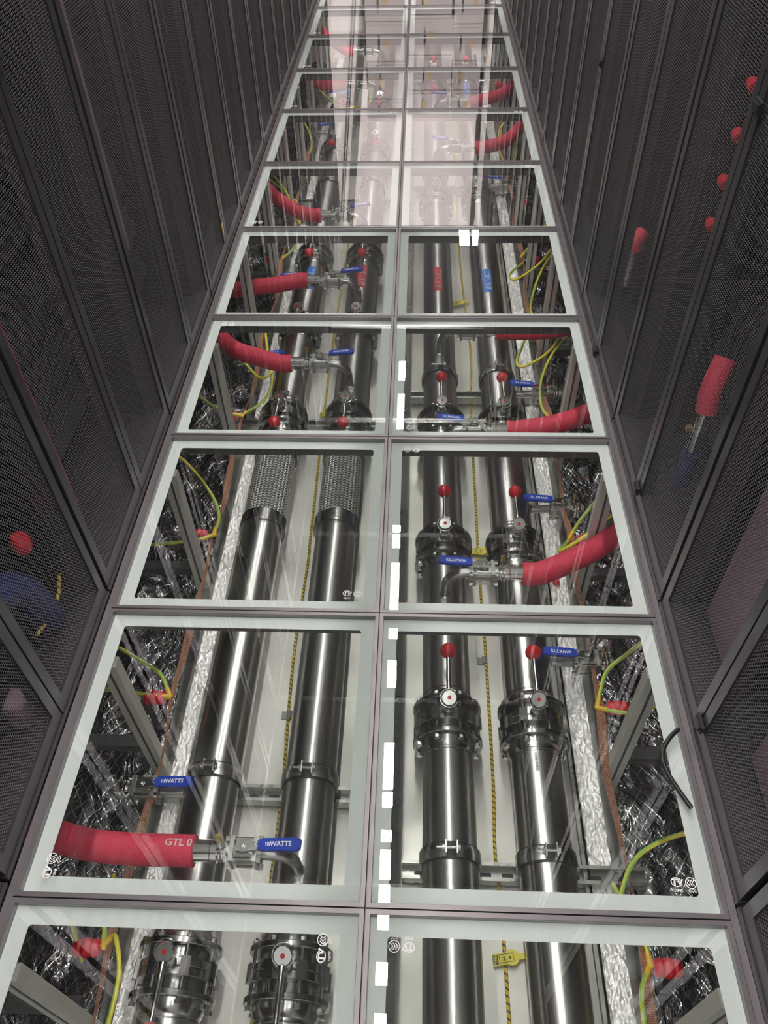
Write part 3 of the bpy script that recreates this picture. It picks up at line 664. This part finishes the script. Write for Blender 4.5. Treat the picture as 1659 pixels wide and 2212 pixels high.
# ------------------------------------------------------------------ leak detection rope, clips, tags
def rope(pts, lab):
    tag(MB().tube(spline(pts, 40), .0042, 10).build('leak_rope', 'rope'), lab, 'rope')
rz = -.556
rope([(.288, Y0, rz), (.289, .079, rz), (.281, .29, rz), (.287, .466, rz), (.288, .736, rz), (.288, .92, rz), (.284, 1.2, rz), (.286, 1.44, rz), (.290, 2.0, rz), (.305, 2.395, rz), (.283, 3.18, rz), (.288, 4.2, rz), (.285, 6.1, rz)], 'yellow and black leak detection rope lying between the two right pipes')
rope([(-.262, Y0, rz), (-.258, .3, rz), (-.263, .54, rz), (-.271, .69, rz), (-.277, .91, rz), (-.271, 1.24, rz), (-.275, 1.34, rz), (-.29, 2.4, rz), (-.28, 4.0, rz), (-.28, 6.1, rz)], 'yellow and black leak detection rope lying between the two left pipes')
def tagplate(x, y, rot, lab):
    o = thing('cable_tag', (x, y, -.548), lab, 'tag', 'yellow tags on the ropes', rz=rot)
    MB().bx(-.030, .016, -.012, .012, 0, .004).build('plate', 'tag', o)
    MB().lathe((.012, 0, .002), (0, 0, 1), [(.0001, 0), (.0165, 0), (.0165, .006), (.0001, .006)], 28).bx(.016, .05, -.006, .006, .0, .005).build('round_boss', 'tag', o)
    m = ring_rect(-.017, .016, -.0085, .0085, .001, .0082, .0086); m.build('printed_frame', 'black', o)
    MB().bx(-.0285, -.019, -.0095, .0095, .0041, .0045).build('printed_block', 'black', o)
    text('TAG', .0085, 'tag', Matrix.Translation((-.0238, 0, .0048)) @ Matrix.Rotation(PI/2, 4, 'Z'), 'tag_lettering', o, bold=.0003)
    m = MB().prism([(0.006, -.004), (.012, 0), (.006, .004)], .0084, .0088); m.bx(-.009, -.001, -.004, -.003, .0084, .0088).bx(-.006, -.005, -.004, .004, .0084, .0088).bx(-.009, -.001, .001, .002, .0084, .0088); m.build('printed_arrow', 'black', o)
tagplate(.291, .066, .16, 'yellow tag reading TAG clipped on the right rope, bottom row')
tagplate(.283, 1.255, -.05, 'yellow oval tag on the right rope beside the third row valves')
tagplate(.262, 2.756, .25, 'yellow clip tag on the right rope, fifth tile row')
tagplate(-.272, 1.95, .0, 'yellow strip tag between the left valves, fourth tile row')
for x, y, lab in ((.282, .845, 'small grey plastic clip holding the right rope'), (-.268, .655, 'small grey plastic clip holding the left rope')):
    o = thing('rope_clip', (x, y, -.56), lab, 'clip'); sx = -1
    MB().bx(-.020, .002, -.012, .012, 0, .003).build('clip_plate', 'grey', o); MB().tube([(0.002, -.012, .006), (.002, .012, .006)], .0065, 12).build('clip_barrel', 'grey', o)
tag(MB().lathe((.523, 1.134, -.545), (0, 1, 0), [(.0001, -.012), (.008, -.012), (.0105, -.008), (.0105, .008), (.008, .012), (.0001, .012)], 20).build('loose_cap', 'redins'), 'small loose red cap lying on the right foil tape', 'cap')

# pipe stickers and the serial label
def sticker(line, y0, y1, body, mat, lab, w_=.040):
    x = LINES[line]; R_ = PR+.0007; ang = w_/R_/2; n = 10; yc = (y0+y1)/2
    o = thing('pipe_sticker', (x, yc, PZ), lab, 'sticker', 'flow stickers on the pipes')
    tilt = {'inner right': -.05, 'outer right': -.12, 'inner left': .05, 'outer left': .14}[line]
    m = MB(); vs = []; 
    for j in (0, 1):
        for i in range(n+1):
            a = -ang+2*ang*i/n+tilt; vs.append((R_*math.sin(a), (y0, y1)[j]-yc, R_*math.cos(a)))
    m.add(vs, [(i, i+1, n+2+i, n+1+i) for i in range(n)]); m.build('film', mat, o, ang=80)
    cnt = len(body); L = (y1-y0)*.86/cnt
    for k, ch in enumerate(body):
        tx = text(ch, L*.98, 'white', Matrix.Rotation(-PI/2, 4, 'Z'), 'label_character', o, bold=.0006)
        yy = y1-(y1-y0)*.07-L*(k+.5)-yc
        for v in tx.data.vertices:
            a = v.co.x*1.0/R_+tilt; v.co = Vector(((R_+.0005)*math.sin(a), v.co.y+yy, (R_+.0005)*math.cos(a)))
        tx.data.update()
RED, BLU = '二次侧回液', '二次侧供液'
sticker('inner right', 2.600, 2.795, RED, 'sred', 'red sticker with white characters on the inner right pipe, fifth tile row')
sticker('outer right', 2.590, 2.780, BLU, 'sblue', 'blue sticker with white characters on the outer right pipe, fifth tile row')
sticker('inner left', 2.625, 2.815, RED, 'sred', 'red sticker with white characters behind the elbow on the inner left pipe, fifth row')
sticker('outer left', 2.615, 2.802, BLU, 'sblue', 'blue sticker partly behind the red hose on the outer left pipe')
sticker('inner right', 4.985, 5.20, RED, 'sred', 'faint red sticker on the inner right pipe, far ninth tile row')
sticker('outer right', 4.975, 5.20, BLU, 'sblue', 'faint blue sticker on the outer right pipe, far ninth tile row')
sticker('inner left', 4.985, 5.075, RED, 'sred', 'small faint red sticker on the inner left pipe, far ninth tile row')
sticker('outer left', 4.985, 5.075, BLU, 'sblue', 'small faint blue sticker on the outer left pipe, far ninth tile row')
o = thing('serial_label', (LINES['outer right'], .455, PZ+PR+.0006), 'tiny white label reading HA8188-1 on the outer right pipe', 'label')
MB().bx(-.013, -.005, -.023, .023, 0, .0004).build('label_paper', 'white', o)
text('HA8188-1', .0088, 'black', Matrix.Translation((-.009, 0, .0006)) @ Matrix.Rotation(PI/2, 4, 'Z'), 'label_lettering', o)

# ------------------------------------------------------------------ black cable scrap on the glass
pts = [(.587, .335, .012), (.568, .318, .012), (.552, .297, .010), (.545, .275, .009), (.549, .248, .008), (.562, .217, .006), (.578, .183, .006)]
tag(MB().tube(spline(pts, 8), [.0045]*49, 12).build('cable_scrap', 'rubber'), 'short curved piece of black cable lying on the right glass tile', 'cable')

# ------------------------------------------------------------------ server racks
RW = .3125
def make_rack():
    o = thing('server_rack', (0, 0, 0), '', 'server rack', 'black perforated door racks')
    W2 = RW-.0035; D = 1.02; H = 2.2
    m = MB().bx(-D, -.034, -W2, -W2+.003, .012, H).bx(-D, -.034, W2-.003, W2, .012, H).bx(-D, -.034, -W2, W2, H-.004, H).bx(-D, -D+.004, -W2, W2, .012, H).bx(-D, -.1, -W2, W2, .012, .018)
    m.build('cabinet_shell', 'inner', o)
    m = MB()
    for y in (-W2, W2-.022): m.bx(-.055, -.034, y, y+.022, .012, H)
    m.bx(-.055, -.034, -W2, W2, H-.05, H); m.bx(-.055, -.034, -W2, W2, .012, .03); m.build('front_frame', 'cover', o)
    MB().bx(-.40, .004, -W2, W2, 0, .012).build('plinth', 'cover', o)
    m = MB()
    for y in (-.26, .235): m.bx(-.16, -.14, y, y+.025, .03, H-.03)
    m.build('mounting_rail', 'inner', o)
    m = MB(); z = .10
    while z < 2.08:
        m.bx(-.85, -.165-.01*((int(z*22)) % 3), -.225, .225, z, z+.0405); z += .0445
    m.build('equipment_stack', 'server', o)
    for s in (-1, 1):
        a, b = (.0022, W2+.0005-.004) if s > 0 else (-(W2-.0035), -.0022)
        z0, z1 = .014, 2.185; bw = .0235
        m = MB()
        m.bx(-.028, 0, a, a+bw, z0, z1).bx(-.028, 0, b-bw, b, z0, z1).bx(-.028, 0, a+bw, b-bw, z0, z0+.036).bx(-.028, 0, a+bw, b-bw, z1-.045, z1)
        d = m.build('door', 'cover', o)
        pm = MB().add([(-.0045, a+bw, z0+.036), (-.0045, b-bw, z0+.036), (-.0045, b-bw, z1-.045), (-.0045, a+bw, z1-.045)], [(0, 1, 2, 3)])
        pm.build('perforated_panel', 'perf', d)
    MB().bx(.0, .005, .004, .022, .98, 1.12).bx(.005, .012, .007, .019, 1.0, 1.10).build('door_handle', 'cover', o)
    return o
rproto = None
NR = 11
DESC_L = {1: 'with a tan card strip beside it', 2: 'with pinkish panels behind the mesh'}
for s in (-1, 1):
    for k in range(NR):
        yb = (.02 if s > 0 else .022)+.624*(k-1); yc = yb+.312
        if rproto is None: rproto = make_rack(); o = rproto
        else: o = copy_tree(rproto)
        o.location = (s*.6175, yc, 0); o.rotation_euler = (0, 0, PI if s > 0 else 0)
        o['label'] = f'black server rack with perforated double doors, {side(s)} row, {ORD[k]} from the camera end'
        if s > 0: o['label'] = f'black perforated door server rack in the right row, {ORD[k]} from the camera end'
# equipment seen dimly behind the perforated doors
def hose_in_rack(x, y, z0, z1, r, mat, lab, bend=0):
    o = thing('rack_hose', (x, y, z0), lab, 'hose', 'hoses inside the racks')
    s = 1 if x > 0 else -1
    MB().tube(spline([(0, 0, 0), (0, bend*.3, (z1-z0)*.5), (s*.02, bend, z1-z0)], 8), r, 20).build('hose_sleeve', mat, o)
    MB().cyl((0, 0, -.11), (0, 0, 0), r*.62, n=20).cyl((0, 0, -.055), (0, 0, -.040), r*.9, n=20).build('coupling', 'bright', o)
    MB().cyl((-s*.03, 0, -.048), (-s*.01, 0, -.048), .008, n=10).build('bleed_cap', 'brass', o)
hose_in_rack(.70, .925, .315, .425, .023, 'redhose', 'thick red hose with chrome coupling behind the second right rack door', .04)
hose_in_rack(.70, 1.71, .27, .32, .020, 'redhose', 'small red hose end behind the fourth right rack door leaf', .02)
tag(MB().lathe((-.70, .572, .255), (0, 0, 1), [(.0001, -.02), (.014, -.02), (.019, -.012), (.019, .012), (.013, .022), (.0001, .022)], 20).build('red_cap', 'redins'), 'small red cap behind the lower left rack door mesh', 'cap')
tag(MB().cyl((.70, .925, .10), (.70, .925, .20), .020, n=20).build('rack_hose', 'darkblue'), 'short blue hose below the chrome coupling, second right rack', 'hose')
for k in range(4):
    o = thing('manifold_coupler', (.70, 1.235, .60+.092*k), f'chrome quick coupler with red collar on the right rack manifold, {ORD[k]} from the bottom', 'coupler', 'manifold couplers')
    MB().cyl((0, -.02, 0), (0, .03, 0), .010, n=16).build('coupler_body', 'bright', o); MB().cyl((0, -.042, -.004), (0, -.02, 0), .011, n=16).build('collar', 'redins', o)
tag(MB().bx(.705, .735, 1.27, 1.30, .05, 2.0).build('rack_manifold', 'darkred'), 'red vertical coolant manifold standing inside the third right rack', 'manifold')
tag(MB().bx(-.735, -.705, .79, .82, .12, 2.0).build('rack_manifold', 'darkred'), 'dark red vertical coolant manifold inside the third left rack', 'manifold')
tag(MB().tube(spline([(-.70, .30, .30), (-.70, .42, .26), (-.70, .50, .20), (-.70, .54, .06)], 8), .034, 20).build('rack_hose', 'darkblue'), 'bent dark blue hose behind the nearest left rack doors', 'hose')
tag(MB().tube(spline([(-.69, .62, .10), (-.685, .575, .08), (-.69, .52, .075), (-.69, .47, .09)], 8), .004, 8).build('leak_rope', 'rope'), 'yellow twisted rope looping behind the nearest left rack door', 'rope')
tag(MB().bx(-.70, -.66, .30, .345, .02, .09).build('foam_pad', 'mauve'), 'mauve grey pad standing inside the lower left rack', 'pad')
tag(MB().bx(.700, .705, .45, .60, .03, .56).build('blanking_panel', 'mauve'), 'mauve grey blanking panel behind the mesh of the near right rack', 'panel')
tag(MB().bx(.700, .705, .13, .27, .03, .28).build('blanking_panel', 'mauve'), 'short mauve blanking panel low behind the nearest right door', 'panel')
tag(MB().bx(-.705, -.70, 1.30, 1.52, .38, 1.3).build('blanking_panel', 'mauve'), 'tall mauve blanking panel behind the third left rack mesh', 'panel')
tag(MB().bx(-.705, -.70, 1.92, 2.08, .55, 1.6).build('blanking_panel', 'mauve'), 'tall narrow mauve panel behind the fourth left rack mesh', 'panel')
# magnets and cards on the doors
for x, y, z, lab in ((.613, 1.582, .012, 'small black magnet catch on the right door joint, fourth tile row'), (.613, .955, .052, 'small black magnet catch low on the right door joint, third tile row'), (.613, .932, .93, 'black magnet catch high on the right door joint near the edge'),
                    (.613, 2.19, .62, 'small black magnet catch on a far right door joint'), (.613, .325, .055, 'black catch low on the nearest right door seam')):
    tag(MB().box((x, y, z), (.006, .034, .020)).box((x-.004, y, z), (.004, .026, .012)).build('magnet_catch', 'rubber'), lab, 'catch', 'magnet catches on the doors')
tag(MB().bx(-.6165, -.615, 2.175, 2.193, .085, .120).build('card_strip', 'card'), 'tan card strip stuck on the left door joint', 'card')

# ------------------------------------------------------------------ ceiling lights
FIX = [(-1.9, -1.5), (-1.2, -0.9), (-0.55, -0.25), (-0.1, 0.15), (0.44, 0.6), (0.75, 0.87), (1.06, 1.15), (1.21, 1.55), (1.61, 1.68), (1.85, 1.95), (1.98, 2.33), (2.81, 3.05), (3.27, 3.36), (3.55, 4.07), (4.27, 4.53), (5.95, 6.52), (6.8, 7.13)]
for i, (a, b) in enumerate(FIX):
    o = thing('ceiling_light', (-.09, (a+b)/2, 4.0), 'bright linear LED fixture above the aisle, mirrored as a white bar in the glass', 'light', 'linear ceiling lights')
    L = (b-a)/2
    MB().bx(-.036, .036, -L, L, .004, .06).bx(-.004, .004, -.004, .004, .06, .32).build('housing', 'cover', o)
    MB().bx(-.036, .036, -L, L, 0, .004).build('diffuser', 'led', o)
for s in (-1, 1):  # unseen lamp lines added to brighten the rack doors and pipe sides
    for k, y in enumerate((-.9, .9, 2.7, 4.5)):
        o = thing('ceiling_light', (s*1.18, y, 3.95), f'added unseen LED fixture over the {side(s)} rack row, {ORD[k]} from the camera end', 'light', 'added unseen lights over the racks')
        MB().bx(-.04, .04, -.7, .7, .004, .06).bx(-.004, .004, -.004, .004, .06, .36).build('housing', 'cover', o)
        MB().bx(-.036, .036, -.7, .7, 0, .004).build('diffuser', 'led2', o)
for x, y in ((.74, 10.15), (.92, 10.15)):
    o = thing('ceiling_light', (x, y, 4.0), 'small bright ceiling lamp beyond the end of the aisle, mirrored in the fifth row', 'light', 'lamps beyond the aisle')
    MB().bx(-.07, .07, -.2, .2, .004, .06).bx(-.004, .004, -.004, .004, .06, .32).build('housing', 'cover', o); MB().bx(-.07, .07, -.2, .2, 0, .004).build('diffuser', 'led', o)
for y in (.86, 1.85, 3.1, 4.3, 5.6):
    tag(MB().bx(-1.6, 1.6, y-.012, y+.012, 2.50, 2.52).build('overhead_rail', 'galv'), f'galvanised overhead cable rail crossing the aisle, {ORD[[.86, 1.85, 3.1, 4.3, 5.6].index(y)]} from the camera', 'rail', 'overhead cable rails')

# ------------------------------------------------------------------ aisle end, mainly seen mirrored in the glass
for (x0, x1), zs in (((-.32, -.04), [0, .24, .50, .76, .90]), ((-.02, .30), [0, .20, .46, .70, .88]), ((.31, .52), [0, .26, .50, .70, .88])):
    for a, b in zip(zs[:-1], zs[1:]):
        j = random.uniform(-.012, .012)
        o = thing('storage_box', ((x0+x1)/2+j, 6.10, a), f'white carton stacked against the end wall, bottom {a:.1f} m up, {"left" if x0 < -.1 else "middle" if x0 < .2 else "right"} stack'.replace('bottom 0.0 m up', 'resting on the floor'), 'box', 'cartons at the aisle end')
        MB().bx(-(x1-x0)/2, (x1-x0)/2, -.1, .1, .003, b-a-.006).build('carton', 'box', o)
        MB().lathe((random.uniform(-.05, .05), -.1005, (b-a)*.5), (0, -1, 0), [(.0001, 0), (.022, 0), (.022, .003), (.0001, .003)], 20).build('round_grommet', 'card', o)
        MB().bx(-.055, -.04, -.1012, -.1, (b-a)*.3, (b-a)*.7).build('hand_slot', 'black', o)
R_ = Matrix.Rotation(math.atan2(-.13, 1.14), 3, 'Y')
tag(MB().box((-.425, 6.24, .97), (.04, .03, 1.95), R_).build('leaning_bar', 'black'), 'black bar leaning against the white end wall', 'bar')
tag(MB().box((-.50, 6.24, .97), (.010, .02, 1.95), R_).build('leaning_bar', 'black'), 'thin dark bar leaning left of the thick black bar', 'bar')
tag(MB().bx(.535, .56, 6.22, 6.30, 0, 1.93).build('jamb_strip', 'black'), 'black upright strip at the right of the end wall', 'strip')
